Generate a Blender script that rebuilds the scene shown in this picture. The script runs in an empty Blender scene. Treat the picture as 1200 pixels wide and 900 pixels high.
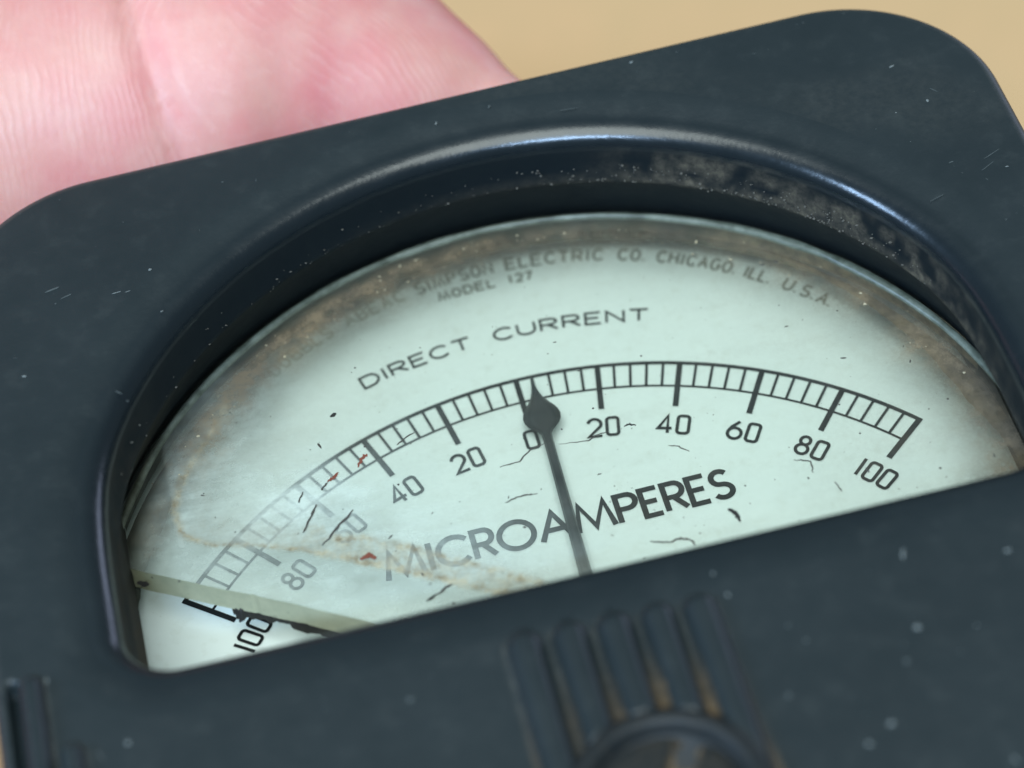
import bpy, bmesh, math, random
import numpy as np
from mathutils import Vector, Matrix

random.seed(7)
rng = np.random.default_rng(11)
sc = bpy.context.scene
COL = sc.collection
S = 0.035          # one dial radius in metres; local sizes below are in dial radii
H0 = 0.16          # height of the dial above the table

# ------------------------------------------------------------------ camera
R = Matrix(((0.9686, -0.2290, -0.0965), (0.2360, 0.7259, 0.6461), (-0.0779, -0.6486, 0.7571)))
CAM = Vector((-0.42933, -2.50719, 4.08256)) * S + Vector((0, 0, H0))
cd = bpy.data.cameras.new('camera')
cam = bpy.data.objects.new('camera', cd)
COL.objects.link(cam)
cam.matrix_world = Matrix.Translation(CAM) @ R.transposed().to_4x4()
cd.sensor_width = 36.0
cd.lens = 90.0
cd.clip_start = 0.01
cd.clip_end = 50.0
cd.dof.use_dof = True
cd.dof.focus_distance = 5.14 * S
cd.dof.aperture_fstop = 21.0
sc.camera = cam

# ------------------------------------------------------------------ light
w = bpy.data.worlds.new('World')
sc.world = w
w.use_nodes = True
w.node_tree.nodes['Background'].inputs['Color'].default_value = (0.66, 0.84, 0.88, 1)
w.node_tree.nodes['Background'].inputs['Strength'].default_value = 0.20


def area(name, d, dist, sx, sy, power, color, target=(0, 0.7, 0.2)):
    l = bpy.data.lights.new(name, 'AREA')
    l.shape = 'RECTANGLE'
    l.size, l.size_y, l.energy, l.color = sx, sy, power, color
    o = bpy.data.objects.new(name, l)
    COL.objects.link(o)
    t = Vector(target) * S + Vector((0, 0, H0))
    p = t + Vector(d).normalized() * dist
    o.location = p
    o.rotation_euler = (t - p).to_track_quat('-Z', 'Y').to_euler()
    return o


area('ceiling_light', (-0.10, -0.30, 1.0), 1.6, 1.1, 1.1, 29, (0.90, 1.0, 0.97))
area('window_left', (-0.81, -0.07, 0.50), 1.5, 0.16, 0.40, 13.0, (0.45, 0.68, 1.0), (0.8, 0.9, 0.4))
area('window_behind', (-0.22, -0.66, 0.72), 1.5, 0.40, 0.09, 17.0, (0.45, 0.68, 1.0), (0.2, 1.3, 0.4))
area('rim_light_right', (0.76, 0.65, 0.13), 1.6, 0.7, 0.35, 3.8, (0.62, 0.72, 1.0), (1.0, 1.2, 0.4))  # added low lamp, gives the case edges a bluish rim

sc.view_settings.view_transform = 'Standard'
sc.view_settings.look = 'None'
sc.view_settings.exposure = 0.0
sc.view_settings.gamma = 1.0


# ------------------------------------------------------------------ helpers
class NT:
    def __init__(self, name):
        self.m = bpy.data.materials.new(name)
        self.m.use_nodes = True
        self.t = self.m.node_tree
        self.n = self.t.nodes
        self.bsdf = self.n['Principled BSDF']
        self.out = self.n['Material Output']

    def add(self, kind, **kw):
        nd = self.n.new(kind)
        for k, v in kw.items():
            if hasattr(nd, k):
                setattr(nd, k, v)
            else:
                nd.inputs[k].default_value = v
        return nd

    def link(self, a, b):
        self.t.links.new(a, b)

    def obj(self, scale=(1, 1, 1)):
        tc = self.add('ShaderNodeTexCoord')
        mp = self.add('ShaderNodeMapping')
        mp.inputs['Scale'].default_value = tuple(s / S for s in scale)   # dial radii
        self.link(tc.outputs['Object'], mp.inputs['Vector'])
        return mp.outputs['Vector']

    def noise(self, vec, scale, detail=3.0, rough=0.55, dist=0.0):
        nd = self.add('ShaderNodeTexNoise')
        nd.inputs['Scale'].default_value = scale
        nd.inputs['Detail'].default_value = detail
        nd.inputs['Roughness'].default_value = rough
        nd.inputs['Distortion'].default_value = dist
        self.link(vec, nd.inputs['Vector'])
        return nd.outputs['Fac']

    def ramp(self, fac, a, b, lo=0.0, hi=1.0):
        nd = self.add('ShaderNodeMapRange')
        nd.inputs['From Min'].default_value = a
        nd.inputs['From Max'].default_value = b
        nd.inputs['To Min'].default_value = lo
        nd.inputs['To Max'].default_value = hi
        self.link(fac, nd.inputs['Value'])
        return nd.outputs['Result']

    def math(self, op, a, b):
        nd = self.add('ShaderNodeMath', operation=op)
        for i, v in enumerate((a, b)):
            if isinstance(v, (int, float)):
                nd.inputs[i].default_value = v
            else:
                self.link(v, nd.inputs[i])
        return nd.outputs[0]

    def mix(self, fac, a, b):
        nd = self.add('ShaderNodeMix', data_type='RGBA')
        if isinstance(fac, (int, float)):
            nd.inputs[0].default_value = fac
        else:
            self.link(fac, nd.inputs[0])
        for i, v in ((6, a), (7, b)):
            if isinstance(v, tuple):
                nd.inputs[i].default_value = (*v, 1) if len(v) == 3 else v
            else:
                self.link(v, nd.inputs[i])
        return nd.outputs[2]

    def bump(self, h, strength, dist):
        nd = self.add('ShaderNodeBump')
        nd.inputs['Strength'].default_value = strength
        nd.inputs['Distance'].default_value = dist * S
        self.link(h, nd.inputs['Height'])
        return nd.outputs['Normal']

    def attr(self, name):
        nd = self.add('ShaderNodeAttribute', attribute_name=name)
        return nd.outputs['Fac']


def plain(name, color, rough=0.6, spec=0.5):
    t = NT(name)
    t.bsdf.inputs['Base Color'].default_value = (*color, 1)
    t.bsdf.inputs['Roughness'].default_value = rough
    t.bsdf.inputs['Specular IOR Level'].default_value = spec
    return t.m


def mesh_obj(name, verts, faces, mats, parent=None, smooth=True, slots=None, attrs=None):
    me = bpy.data.meshes.new(name)
    me.from_pydata([tuple(float(c) * S for c in v) for v in verts], [], [tuple(int(i) for i in f) for f in faces])
    for m in (mats if isinstance(mats, (list, tuple)) else [mats]):
        me.materials.append(m)
    if slots is not None:
        me.polygons.foreach_set('material_index', np.asarray(slots, dtype=np.int32))
    if attrs:
        for k, v in attrs.items():
            a = me.attributes.new(k, 'FLOAT', 'POINT')
            a.data.foreach_set('value', np.asarray(v, dtype=np.float32))
    me.polygons.foreach_set('use_smooth', np.full(len(me.polygons), smooth))
    me.update()
    o = bpy.data.objects.new(name, me)
    COL.objects.link(o)
    if parent is not None:
        o.parent = parent
    return o


def smooth01(a, b, x):
    t = np.clip((x - a) / (b - a), 0, 1)
    return t * t * (3 - 2 * t)


_tab = rng.random((256, 256))


def vnoise(x, y, f):
    x, y = np.asarray(x) * f + 57.3, np.asarray(y) * f + 31.7
    i, j = np.floor(x).astype(int), np.floor(y).astype(int)
    u, v = x - i, y - j
    u, v = u * u * (3 - 2 * u), v * v * (3 - 2 * v)
    g = lambda a, b: _tab[a % 256, b % 256]
    return (g(i, j) * (1 - u) + g(i + 1, j) * u) * (1 - v) + (g(i, j + 1) * (1 - u) + g(i + 1, j + 1) * u) * v


def fbm(x, y, f):
    return (vnoise(x, y, f) + 0.5 * vnoise(x, y, 2.1 * f) + 0.25 * vnoise(x, y, 4.3 * f)) / 1.75


def seg_dist(x, y, pts):
    d = np.full(np.shape(x), 9.0)
    for (ax, ay), (bx, by) in zip(pts[:-1], pts[1:]):
        L = (bx - ax) ** 2 + (by - ay) ** 2
        t = np.clip(((x - ax) * (bx - ax) + (y - ay) * (by - ay)) / L, 0, 1)
        d = np.minimum(d, np.hypot(x - ax - t * (bx - ax), y - ay - t * (by - ay)))
    return d


# ------------------------------------------------------------------ materials
def case_material():
    t = NT('black_bakelite')
    v = t.obj()
    n1 = t.noise(v, 3.0, 4)
    n2 = t.noise(v, 90.0, 3)
    n3 = t.noise(v, 16.0, 5, 0.65)
    film = t.attr('film')
    face = t.mix(t.ramp(n1, 0.35, 0.65), (0.0098, 0.0158, 0.0180), (0.0130, 0.0195, 0.0218))
    face = t.mix(t.ramp(n3, 0.55, 0.80, 0.0, 0.28), face, (0.036, 0.044, 0.043))
    vs = t.obj((0.5, 2.6, 1))
    face = t.mix(t.ramp(t.noise(vs, 17.0, 5, 0.75), 0.62, 0.80, 0.0, 0.22), face, (0.055, 0.064, 0.062))
    base = t.mix(film, (0.006, 0.010, 0.013), face)
    d = t.attr('dust')
    nd = t.ramp(t.noise(v, 60.0, 5, 0.7), 0.32, 0.68)
    fac = t.math('MINIMUM', t.math('MULTIPLY', d, t.math('ADD', t.math('MULTIPLY', nd, 1.1), 0.25)), 1.0)
    dc = t.mix(t.attr('brown'), (0.130, 0.125, 0.105), (0.190, 0.125, 0.065))
    base = t.mix(fac, base, dc)
    t.link(base, t.bsdf.inputs['Base Color'])
    r = t.math('ADD', t.ramp(n3, 0.3, 0.7, 0.20, 0.28), t.math('ADD', t.math('MULTIPLY', film, 0.20), t.math('MULTIPLY', t.attr('dull'), 0.35)))
    r = t.math('ADD', r, t.math('MULTIPLY', fac, 0.4))
    t.link(r, t.bsdf.inputs['Roughness'])
    t.link(t.math('MULTIPLY', t.ramp(t.attr('dust'), 0.0, 0.5, 0.5, 0.12), t.ramp(t.attr('dull'), 0.0, 1.0, 1.0, 0.12)), t.bsdf.inputs['Specular IOR Level'])
    hh = t.math('ADD', t.math('MULTIPLY', n2, 0.5), t.math('MULTIPLY', t.noise(v, 30.0, 3), 0.5))
    t.link(t.bump(hh, 0.14, 0.005), t.bsdf.inputs['Normal'])
    return t.m


def dial_material():
    t = NT('silvered_dial')
    v = t.obj()
    n1 = t.noise(v, 2.2, 3)
    n2 = t.noise(v, 26.0, 5, 0.65)
    n3 = t.noise(v, 75.0, 2)
    base = t.mix(t.ramp(n1, 0.35, 0.65), (0.72, 0.815, 0.80), (0.755, 0.845, 0.83))
    base = t.mix(t.ramp(n2, 0.54, 0.82, 0.0, 0.42), base, (0.54, 0.59, 0.53))
    base = t.mix(t.ramp(n3, 0.71, 0.80, 0.0, 0.35), base, (0.20, 0.21, 0.18))
    t.link(base, t.bsdf.inputs['Base Color'])
    t.bsdf.inputs['Roughness'].default_value = 0.55
    t.bsdf.inputs['Specular IOR Level'].default_value = 0.3
    t.link(t.bump(n3, 0.1, 0.003), t.bsdf.inputs['Normal'])
    return t.m


def glass_materials():
    out = []
    for kind in ('top', 'plain'):
        t = NT('dirty_glass' if kind == 'top' else 'clear_glass')
        t.n.remove(t.bsdf)
        tr = t.add('ShaderNodeBsdfTransparent')
        tr.inputs['Color'].default_value = (0.985, 0.995, 0.985, 1)
        gl = t.add('ShaderNodeBsdfGlossy')
        gl.inputs['Roughness'].default_value = 0.06
        fr = t.add('ShaderNodeFresnel')
        fr.inputs['IOR'].default_value = 1.5 if kind == 'top' else 1.2
        m1 = t.add('ShaderNodeMixShader')
        t.link(fr.outputs[0], m1.inputs[0])
        t.link(tr.outputs[0], m1.inputs[1])
        t.link(gl.outputs[0], m1.inputs[2])
        last = m1
        if kind == 'top':
            v = t.obj()
            vs = t.obj((0.35, 1.6, 1))
            nz = t.ramp(t.noise(v, 14.0, 6, 0.7), 0.3, 0.7, 0.55, 1.35)
            sm = t.ramp(t.noise(vs, 22.0, 4, 0.7), 0.3, 0.75, 0.75, 1.3)
            hz = t.math('MINIMUM', t.math('MULTIPLY', t.math('MULTIPLY', t.attr('haze'), nz), sm), 0.85)
            df = t.add('ShaderNodeBsdfDiffuse')
            df.inputs['Color'].default_value = (0.60, 0.68, 0.61, 1)
            m2 = t.add('ShaderNodeMixShader')
            t.link(hz, m2.inputs[0])
            t.link(m1.outputs[0], m2.inputs[1])
            t.link(df.outputs[0], m2.inputs[2])
            gn = t.ramp(t.noise(v, 46.0, 7, 0.8), 0.32, 0.66, 0.38, 1.42)
            gr = t.math('MINIMUM', t.math('MULTIPLY', t.attr('grime'), gn), 0.93)
            db = t.add('ShaderNodeBsdfDiffuse')
            t.link(t.mix(t.ramp(t.noise(v, 9.0, 3), 0.35, 0.65), (0.13, 0.108, 0.080), (0.23, 0.175, 0.11)), db.inputs['Color'])
            m3 = t.add('ShaderNodeMixShader')
            t.link(gr, m3.inputs[0])
            t.link(m2.outputs[0], m3.inputs[1])
            t.link(db.outputs[0], m3.inputs[2])
            sn = t.ramp(t.noise(v, 62.0, 6, 0.8), 0.36, 0.62, 0.15, 1.5)
            st = t.math('MINIMUM', t.math('MULTIPLY', t.attr('stain'), sn), 0.9)
            ds = t.add('ShaderNodeBsdfDiffuse')
            t.link(t.mix(t.ramp(t.noise(v, 30.0, 4, 0.7), 0.40, 0.62), (0.40, 0.355, 0.24), (0.19, 0.150, 0.09)), ds.inputs['Color'])
            m4 = t.add('ShaderNodeMixShader')
            t.link(st, m4.inputs[0])
            t.link(m3.outputs[0], m4.inputs[1])
            t.link(ds.outputs[0], m4.inputs[2])
            last = m4
        t.link(last.outputs[0], t.out.inputs['Surface'])
        out.append(t.m)
    t = NT('broken_glass_edge')
    v = t.obj((1, 1, 1))
    base = t.mix(t.ramp(t.noise(v, 18.0, 5, 0.7), 0.35, 0.7), (0.50, 0.51, 0.35), (0.38, 0.40, 0.27))
    base = t.mix(t.ramp(t.noise(v, 55.0, 3), 0.66, 0.72), base, (0.09, 0.09, 0.07))
    t.link(base, t.bsdf.inputs['Base Color'])
    t.bsdf.inputs['Roughness'].default_value = 0.35
    out.append(t.m)
    out.append(M_CEM)
    return out


def cement_material():
    t = NT('old_cement')
    v = t.obj()
    n = t.noise(v, 14.0, 6, 0.7)
    base = t.mix(t.ramp(n, 0.38, 0.62), (0.012, 0.018, 0.016), (0.055, 0.065, 0.050))
    base = t.mix(t.ramp(t.attr('brown'), 0, 1), base, t.mix(t.ramp(t.noise(v, 40, 5, 0.7), 0.35, 0.65), (0.10, 0.085, 0.06), (0.30, 0.24, 0.16)))
    t.link(base, t.bsdf.inputs['Base Color'])
    t.bsdf.inputs['Roughness'].default_value = 0.5
    return t.m


def skin_material():
    t = NT('skin')
    v = t.obj()
    blot = t.noise(v, 2.6, 3)
    base = t.mix(t.ramp(blot, 0.36, 0.64), (0.61, 0.285, 0.245), (0.63, 0.215, 0.215))
    base = t.mix(t.ramp(t.noise(v, 11.0, 4, 0.6), 0.4, 0.75, 0.0, 0.4), base, (0.69, 0.42, 0.36))
    # skin ridges: across the finger below the crease, slanting along the pad at the tip
    sep = t.add('ShaderNodeSeparateXYZ')
    t.link(v, sep.inputs[0])
    x_, y_ = sep.outputs[0], sep.outputs[1]
    bl = t.ramp(x_, -0.62, -0.30, 0.0, 1.0)
    w1 = t.ramp(t.noise(v, 1.6, 1), 0.2, 0.8, -0.12, 0.12)
    w2 = t.ramp(t.noise(v, 13.0, 2), 0.2, 0.8, -0.008, 0.008)
    ss = t.math('ADD', x_, t.math('MULTIPLY', t.math('MULTIPLY', bl, 0.85), t.math('SUBTRACT', y_, 1.8)))
    ss = t.math('ADD', t.math('ADD', ss, w1), w2)
    wv = t.math('SINE', t.math('MULTIPLY', ss, 330.0), 0.0)
    wv = t.math('ADD', t.math('MULTIPLY', wv, 0.5), 0.5)
    msk = t.ramp(t.noise(v, 9.0, 4, 0.7), 0.38, 0.66, 0.05, 1.0)
    wv = t.math('MULTIPLY', wv, msk)
    base = t.mix(t.ramp(wv, 0.35, 1.0, 0.0, 0.20), base, (0.76, 0.50, 0.46))
    t.link(base, t.bsdf.inputs['Base Color'])
    t.bsdf.inputs['Roughness'].default_value = 0.48
    t.bsdf.inputs['Subsurface Weight'].default_value = 0.35
    t.bsdf.inputs['Subsurface Radius'].default_value = (1.0, 0.35, 0.2)
    t.bsdf.inputs['Subsurface Scale'].default_value = 0.0018
    fine = t.noise(v, 70.0, 4, 0.6)
    hh = t.math('ADD', wv, t.math('MULTIPLY', fine, 1.1))
    t.link(t.bump(hh, 0.07, 0.010), t.bsdf.inputs['Normal'])
    return t.m


def table_material():
    t = NT('tan_tabletop')
    tc = t.add('ShaderNodeTexCoord')
    n1 = t.add('ShaderNodeTexNoise')
    n1.inputs['Scale'].default_value = 7.0
    n1.inputs['Detail'].default_value = 3
    t.link(tc.outputs['Object'], n1.inputs['Vector'])
    n2 = t.add('ShaderNodeTexNoise')
    n2.inputs['Scale'].default_value = 160.0
    n2.inputs['Detail'].default_value = 4
    t.link(tc.outputs['Object'], n2.inputs['Vector'])
    base = t.mix(t.ramp(n1.outputs['Fac'], 0.35, 0.65), (0.58, 0.375, 0.185), (0.64, 0.37, 0.185))
    base = t.mix(t.ramp(n2.outputs['Fac'], 0.4, 0.7, 0.0, 0.3), base, (0.48, 0.33, 0.16))
    t.link(base, t.bsdf.inputs['Base Color'])
    t.bsdf.inputs['Roughness'].default_value = 0.6
    return t.m


M_CASE = case_material()
M_DIAL = dial_material()
M_CEM = cement_material()
M_GLASS = glass_materials()
M_SKIN = skin_material()
M_TABLE = table_material()
M_INK = plain('black_ink', (0.008, 0.010, 0.011), 0.6, 0.2)
M_FADED = plain('faded_ink', (0.17, 0.18, 0.15), 0.7)
M_GHOST = plain('worn_away_ink', (0.40, 0.44, 0.39), 0.7)
M_POINTER = plain('pointer_enamel', (0.012, 0.015, 0.017), 0.40, 0.5)
M_HAIR = plain('dark_fibre', (0.055, 0.050, 0.042), 0.7)
M_RUST = plain('rust_fibre', (0.17, 0.045, 0.025), 0.8)
M_DARK = plain('black_residue', (0.016, 0.015, 0.014), 0.6)
M_DUST = plain('pale_dust', (0.135, 0.15, 0.148), 0.9)
M_FAINT = plain('faint_dust', (0.050, 0.060, 0.060), 0.9)
M_SCREW = plain('worn_screw', (0.035, 0.038, 0.040), 0.42)
M_NAIL = plain('finger_nail', (0.78, 0.50, 0.45), 0.3)

# ------------------------------------------------------------------ setting
tab = mesh_obj('table_surface', [(-45, -40, 0), (45, -40, 0), (45, 60, 0), (-45, 60, 0)], [(0, 1, 2, 3)], M_TABLE, smooth=False)
tab['kind'] = 'structure'

# ------------------------------------------------------------------ meter
meter = bpy.data.objects.new('panel_meter', None)
meter.empty_display_size = 0.02
COL.objects.link(meter)
meter.location = (0, 0, H0)
meter['label'] = 'worn black bakelite panel meter with a cracked glass over its microamperes dial'
meter['category'] = 'panel meter'

# window contour (wall line), counter-clockwise from the right
WC = (0.0, 0.386)
WR = 0.878
YB = 0.190
RC = 0.09
WS = 0.855
CEN = np.array((0.0, 0.62))
N = 1500
TH = np.linspace(0, 2 * math.pi, N, endpoint=False)


def by_angle(poly):
    d = poly - CEN
    a = np.unwrap(np.arctan2(d[:, 1], d[:, 0]))
    r = np.hypot(d[:, 0], d[:, 1])
    o = np.argsort(a % (2 * math.pi))
    aa, rr = (a % (2 * math.pi))[o], r[o]
    aa = np.concatenate([aa[-3:] - 2 * math.pi, aa, aa[:3] + 2 * math.pi])
    rr = np.concatenate([rr[-3:], rr, rr[:3]])
    ri = np.interp(TH, aa, rr)
    return CEN + np.stack([ri * np.cos(TH), ri * np.sin(TH)], 1)


def offset_poly(o, side=None):
    """window contour grown by o: an arch clipped by two straight sides, round lower corners"""
    so = o if side is None else side
    r, sx = WR + o, WS + so
    kk = 0.022
    soft = lambda x: math.copysign(sx - kk * math.log1p(math.exp((sx - abs(x)) / kk)), x)
    q = [(soft(r * math.cos(math.radians(a))), WC[1] + r * math.sin(math.radians(a))) for a in np.linspace(0, 180, 1800)]
    sx = abs(q[0][0])
    rc = RC + so
    cx = sx - rc
    q += [(-sx, y) for y in np.linspace(WC[1], YB + RC, 60)[1:]]
    q += [(-cx + rc * math.cos(math.radians(a)), YB + RC + rc * math.sin(math.radians(a))) for a in np.linspace(180, 270, 90)[1:]]
    q += [(x, YB - so) for x in np.linspace(-cx, cx, 900)[1:]]
    q += [(cx + rc * math.cos(math.radians(a)), YB + RC + rc * math.sin(math.radians(a))) for a in np.linspace(270, 360, 90)[1:]]
    q += [(sx, y) for y in np.linspace(YB + RC, WC[1], 60)[1:-1]]
    return np.array(q)


def rrect(hw, top, bot, r, n=160):
    q = []
    for cx, cy, a0 in ((hw - r, top - r, 0), (-hw + r, top - r, 90), (-hw + r, bot + r, 180), (hw - r, bot + r, 270)):
        for a in np.linspace(a0, a0 + 90, n):
            q.append((cx + r * math.cos(math.radians(a)), cy + r * math.sin(math.radians(a))))
    q = np.array(q)
    # fill the straights
    out = []
    for p0, p1 in zip(q, np.roll(q, -1, 0)):
        k = max(1, int(np.hypot(*(p1 - p0)) / 0.01))
        for t in range(k):
            out.append(p0 + (p1 - p0) * t / k)
    return np.array(out)


ZF = 0.43
HW, TOP, BOT, RO = 1.092, 1.446, -0.80, 0.325
RIBS = [(-0.171, 0.060, 0.032), (-0.091, 0.057, 0.031), (-0.012, 0.054, 0.032), (0.066, 0.050, 0.030), (0.141, 0.047, 0.031),
        (-1.020, 0.222, 0.022), (-0.966, 0.062, 0.022), (1.020, 0.222, 0.022), (0.966, 0.062, 0.022)]
AX, AY = -0.012, -0.345


def face_height(x, y):
    """round-ended ribs moulded on the lower panel, with dust and brown dirt in the valleys between them"""
    h = np.zeros_like(x)
    dust = np.zeros_like(x)
    bc = np.hypot(x - AX, y - AY)
    inside = smooth01(BOT + 0.12, BOT + 0.2, y)
    for k, (cx, top, hw) in enumerate(RIBS):
        yl = np.maximum(y - (top - hw), 0)
        d = np.hypot(x - cx, yl) / hw
        h = np.maximum(h, 0.027 * np.clip(1 - np.clip(d - 0.05, 0, 2) ** 2.8, 0, 1) ** 0.9 * inside)
        rim = np.exp(-((d - 1.10) / 0.15) ** 2) * inside
        side = 0.25 + 0.75 * smooth01(0.2, -0.8, (x - cx) / hw) if k < 5 else 0.25 + 0.75 * smooth01(-0.4, 0.8, (x - cx) / hw)
        dust = np.maximum(dust, 0.30 * rim * side * (0.25 + 1.2 * fbm(x, y, 11)) * (1 - 0.5 * (yl > hw * 0.6)))
    for sgn in (-1, 1):
        t = np.exp(-((x - sgn * 1.054) / 0.008) ** 2) * smooth01(0.230, 0.212, y) * smooth01(-0.7, -0.6, y)
        h = h - 0.030 * t
    near = smooth01(0.36, 0.18, bc)
    low = (x > -0.140) & (x < 0.185) & (h < 0.014) & (y > AY - 0.05) & (y < 0.03)
    wear = near * (0.22 + 0.55 * fbm(x, y, 9)) * (0.40 + 0.60 * smooth01(-0.12, 0.05, x)) * smooth01(0.185, 0.15, x)
    wear = np.maximum(wear, 0.55 * np.exp(-((bc - 0.186) / 0.020) ** 2) * smooth01(-0.13, -0.02, x) * (0.3 + fbm(x, y, 10)))
    dust = np.where(low, np.maximum(dust, wear), dust)
    brown = np.where(np.abs(x) < 0.24, np.clip(0.10 + 1.2 * near, 0, 1), 0.05)
    h = h * smooth01(0.158, 0.174, bc)
    return h, np.clip(dust, 0, 1), brown


def build_case():
    rings, dusts, browns, films, dulls = [], [], [], [], []
    deep = [(0.135, -0.03), (0.135, 0.070), (0.125, 0.080), (0.100, 0.083), (0.080, 0.12), (0.066, 0.138), (0.060, 0.160), (0.052, 0.175), (0.040, 0.205), (0.022, 0.245), (0.008, 0.278),
            (0.002, 0.288), (0.0, 0.296), (0.001, 0.305), (0.003, 0.325), (0.005, 0.350), (0.006, 0.374)]
    f = 0.052
    for ph in np.linspace(8, 90, 16):
        p = math.radians(ph)
        deep.append((0.006 + f * (1 - math.cos(p)), 0.376 + (ZF - 0.010 - 0.376) * math.sin(p)))
    deep += [(0.070, ZF - 0.0075), (0.084, ZF - 0.0050), (0.100, ZF - 0.0025), (0.115, ZF - 0.0008), (0.130, ZF)]
    for o, z in deep:
        p = by_angle(offset_poly(o, o if z > 0.29 else 0.055 * float(smooth01(0.292, 0.25, z))))
        if z < 0.29:
            p[:, 0] = np.maximum(p[:, 0], -0.846 - 0.028 * float(smooth01(0.09, 0.06, z)))
        p[:, 1] -= 0.015 * p[:, 0] * smooth01(0.36, 0.22, p[:, 1])
        rings.append(np.c_[p, np.full(N, z)])
        ang = np.degrees(np.arctan2(p[:, 0], p[:, 1] - WC[1]))
        wall = smooth01(0.283, 0.30, z) * smooth01(0.395, 0.36, z)
        dirt = 0.60 * smooth01(12, 34, ang) * smooth01(100, 70, ang) + 0.20 * smooth01(-50, -75, ang)
        lip = 0.42 * math.exp(-((z - 0.297) / 0.012) ** 2)
        dd = wall * dirt * smooth01(0.30, 0.75, fbm(p[:, 0] * 1.0, p[:, 1] + z * 3, 22)) + lip * (0.2 + 0.8 * fbm(p[:, 0], p[:, 1], 40)) * smooth01(-30, 30, ang)
        if z < 0.28:
            dd = dd + 0.55 * smooth01(-48, -62, ang) * fbm(p[:, 0], p[:, 1] + z, 15) + 0.2 * smooth01(62, 78, ang) * fbm(p[:, 0], p[:, 1] + z, 15)
        dusts.append(np.clip(dd, 0, 1))
        films.append(np.full(N, float(smooth01(ZF - 0.022, ZF - 0.001, z))))
        dulls.append(np.full(N, float(smooth01(0.392, 0.372, z))))
        browns.append(np.clip(0.25 + 0.6 * smooth01(-60, -90, ang), 0, 1))
    a = rings[-1][:, :2]
    b = by_angle(rrect(HW - 0.026, TOP - 0.026, BOT + 0.026, RO - 0.026))
    for t in np.linspace(0, 1, 131)[1:]:
        p = a + (b - a) * t
        h, du, br = face_height(p[:, 0], p[:, 1])
        rings.append(np.c_[p, ZF + h])
        dusts.append(np.clip(du + 0.06 * smooth01(0.55, 0.8, fbm(p[:, 0], p[:, 1], 3)), 0, 1))
        browns.append(br)
    for ph in np.linspace(12, 90, 9):
        q = math.radians(ph)
        o = 0.026 * (1 - math.sin(q))
        p = by_angle(rrect(HW - o, TOP - o, BOT + o, RO - o))
        rings.append(np.c_[p, np.full(N, ZF - 0.026 * (1 - math.cos(q)))])
        dusts.append(np.full(N, 0.10))
        browns.append(np.zeros(N))
    for o, z in ((-0.008, 0.30), (-0.016, 0.17), (-0.020, 0.06), (-0.012, 0.045), (0.0, 0.04)):
        p = by_angle(rrect(HW - o, TOP - o, BOT + o, RO - o))
        rings.append(np.c_[p, np.full(N, z)])
        dusts.append(np.full(N, 0.05))
        browns.append(np.zeros(N))
    for r in (1.05, 1.032):
        p = np.stack([r * np.cos(TH), 0.35 + r * np.sin(TH)], 1)
        rings.append(np.c_[p, np.full(N, 0.038 if r > 1.04 else 0.02)])
        dusts.append(np.zeros(N))
        browns.append(np.zeros(N))
    while len(films) < len(rings):
        films.append(np.full(N, 1.0))
        dulls.append(np.zeros(N))
    V = np.concatenate(rings)
    K = len(rings)
    i = np.arange(N)
    j = (i + 1) % N
    F = np.concatenate([np.stack([k * N + i, (k + 1) * N + i, (k + 1) * N + j, k * N + j], 1) for k in range(K - 1)])
    F = F[:, ::-1]
    return mesh_obj('front_cover', V, F, M_CASE, meter, attrs={'dust': np.concatenate(dusts), 'brown': np.concatenate(browns), 'film': np.concatenate(films), 'dull': np.concatenate(dulls)})


def lathe(name, prof, cx, cy, mat, parent, n=96, attrs=None, top=True):
    V, F = [], []
    for r, z in prof:
        for k in range(n):
            a = 2 * math.pi * k / n
            V.append((cx + r * math.cos(a), cy + r * math.sin(a), z))
    for q in range(len(prof) - 1):
        for k in range(n):
            k2 = (k + 1) % n
            F.append((q * n + k, q * n + k2, (q + 1) * n + k2, (q + 1) * n + k))
    if top:
        F.append(tuple(range((len(prof) - 1) * n, len(prof) * n)))
    F.append(tuple(reversed(range(n))))
    if attrs:
        attrs = {k: np.full(len(V), v) for k, v in attrs.items()}
    return mesh_obj(name, V, F, mat, parent, attrs=attrs)


cover = build_case()
lathe('barrel', [(0.92, -0.90), (0.99, -0.89), (1.02, -0.86), (1.027, -0.4), (1.031, 0.0205)], 0, 0.35, M_CASE, meter, 160, {'dust': 0.05, 'brown': 0.0, 'film': 1.0}, top=False)

# zero adjuster: a round cap with a slot
cap = lathe('zero_adjuster', [(0.176, 0.40), (0.174, 0.450), (0.169, 0.462), (0.158, 0.468), (0.146, 0.467), (0.137, 0.460), (0.132, 0.450), (0.128, 0.441), (0.0, 0.440)],
            AX, AY, M_CASE, meter, 120, {'dust': 0.06, 'brown': 0.6, 'film': 0.15, 'dull': 0.6}, top=False)


def slotted_disc():
    V, F, dust = [], [], []
    n, m = 72, 26
    for q in range(m):
        r = 0.120 * q / (m - 1)
        for k in range(n):
            a = 2 * math.pi * k / n
            x, y = r * math.cos(a), r * math.sin(a)
            z = 0.452 + 0.010 * (1 - (r / 0.120) ** 2)
            u = x * math.cos(math.radians(58)) + y * math.sin(math.radians(58))
            s = float(smooth01(0.026, 0.018, abs(-x * math.sin(math.radians(58)) + y * math.cos(math.radians(58)))))
            z -= 0.022 * s
            z = max(z, 0.4405)
            if q == m - 1:
                z = 0.436
            V.append((AX + x, AY + y, z))
            dust.append(0.10 + 0.6 * s)
    for q in range(m - 1):
        for k in range(n):
            k2 = (k + 1) % n
            F.append((q * n + k, (q + 1) * n + k, (q + 1) * n + k2, q * n + k2))
    return mesh_obj('adjuster_screw', V, F, M_CASE, cap, attrs={'dust': dust, 'brown': np.full(len(V), 0.9), 'film': np.full(len(V), 0.4)})


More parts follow.
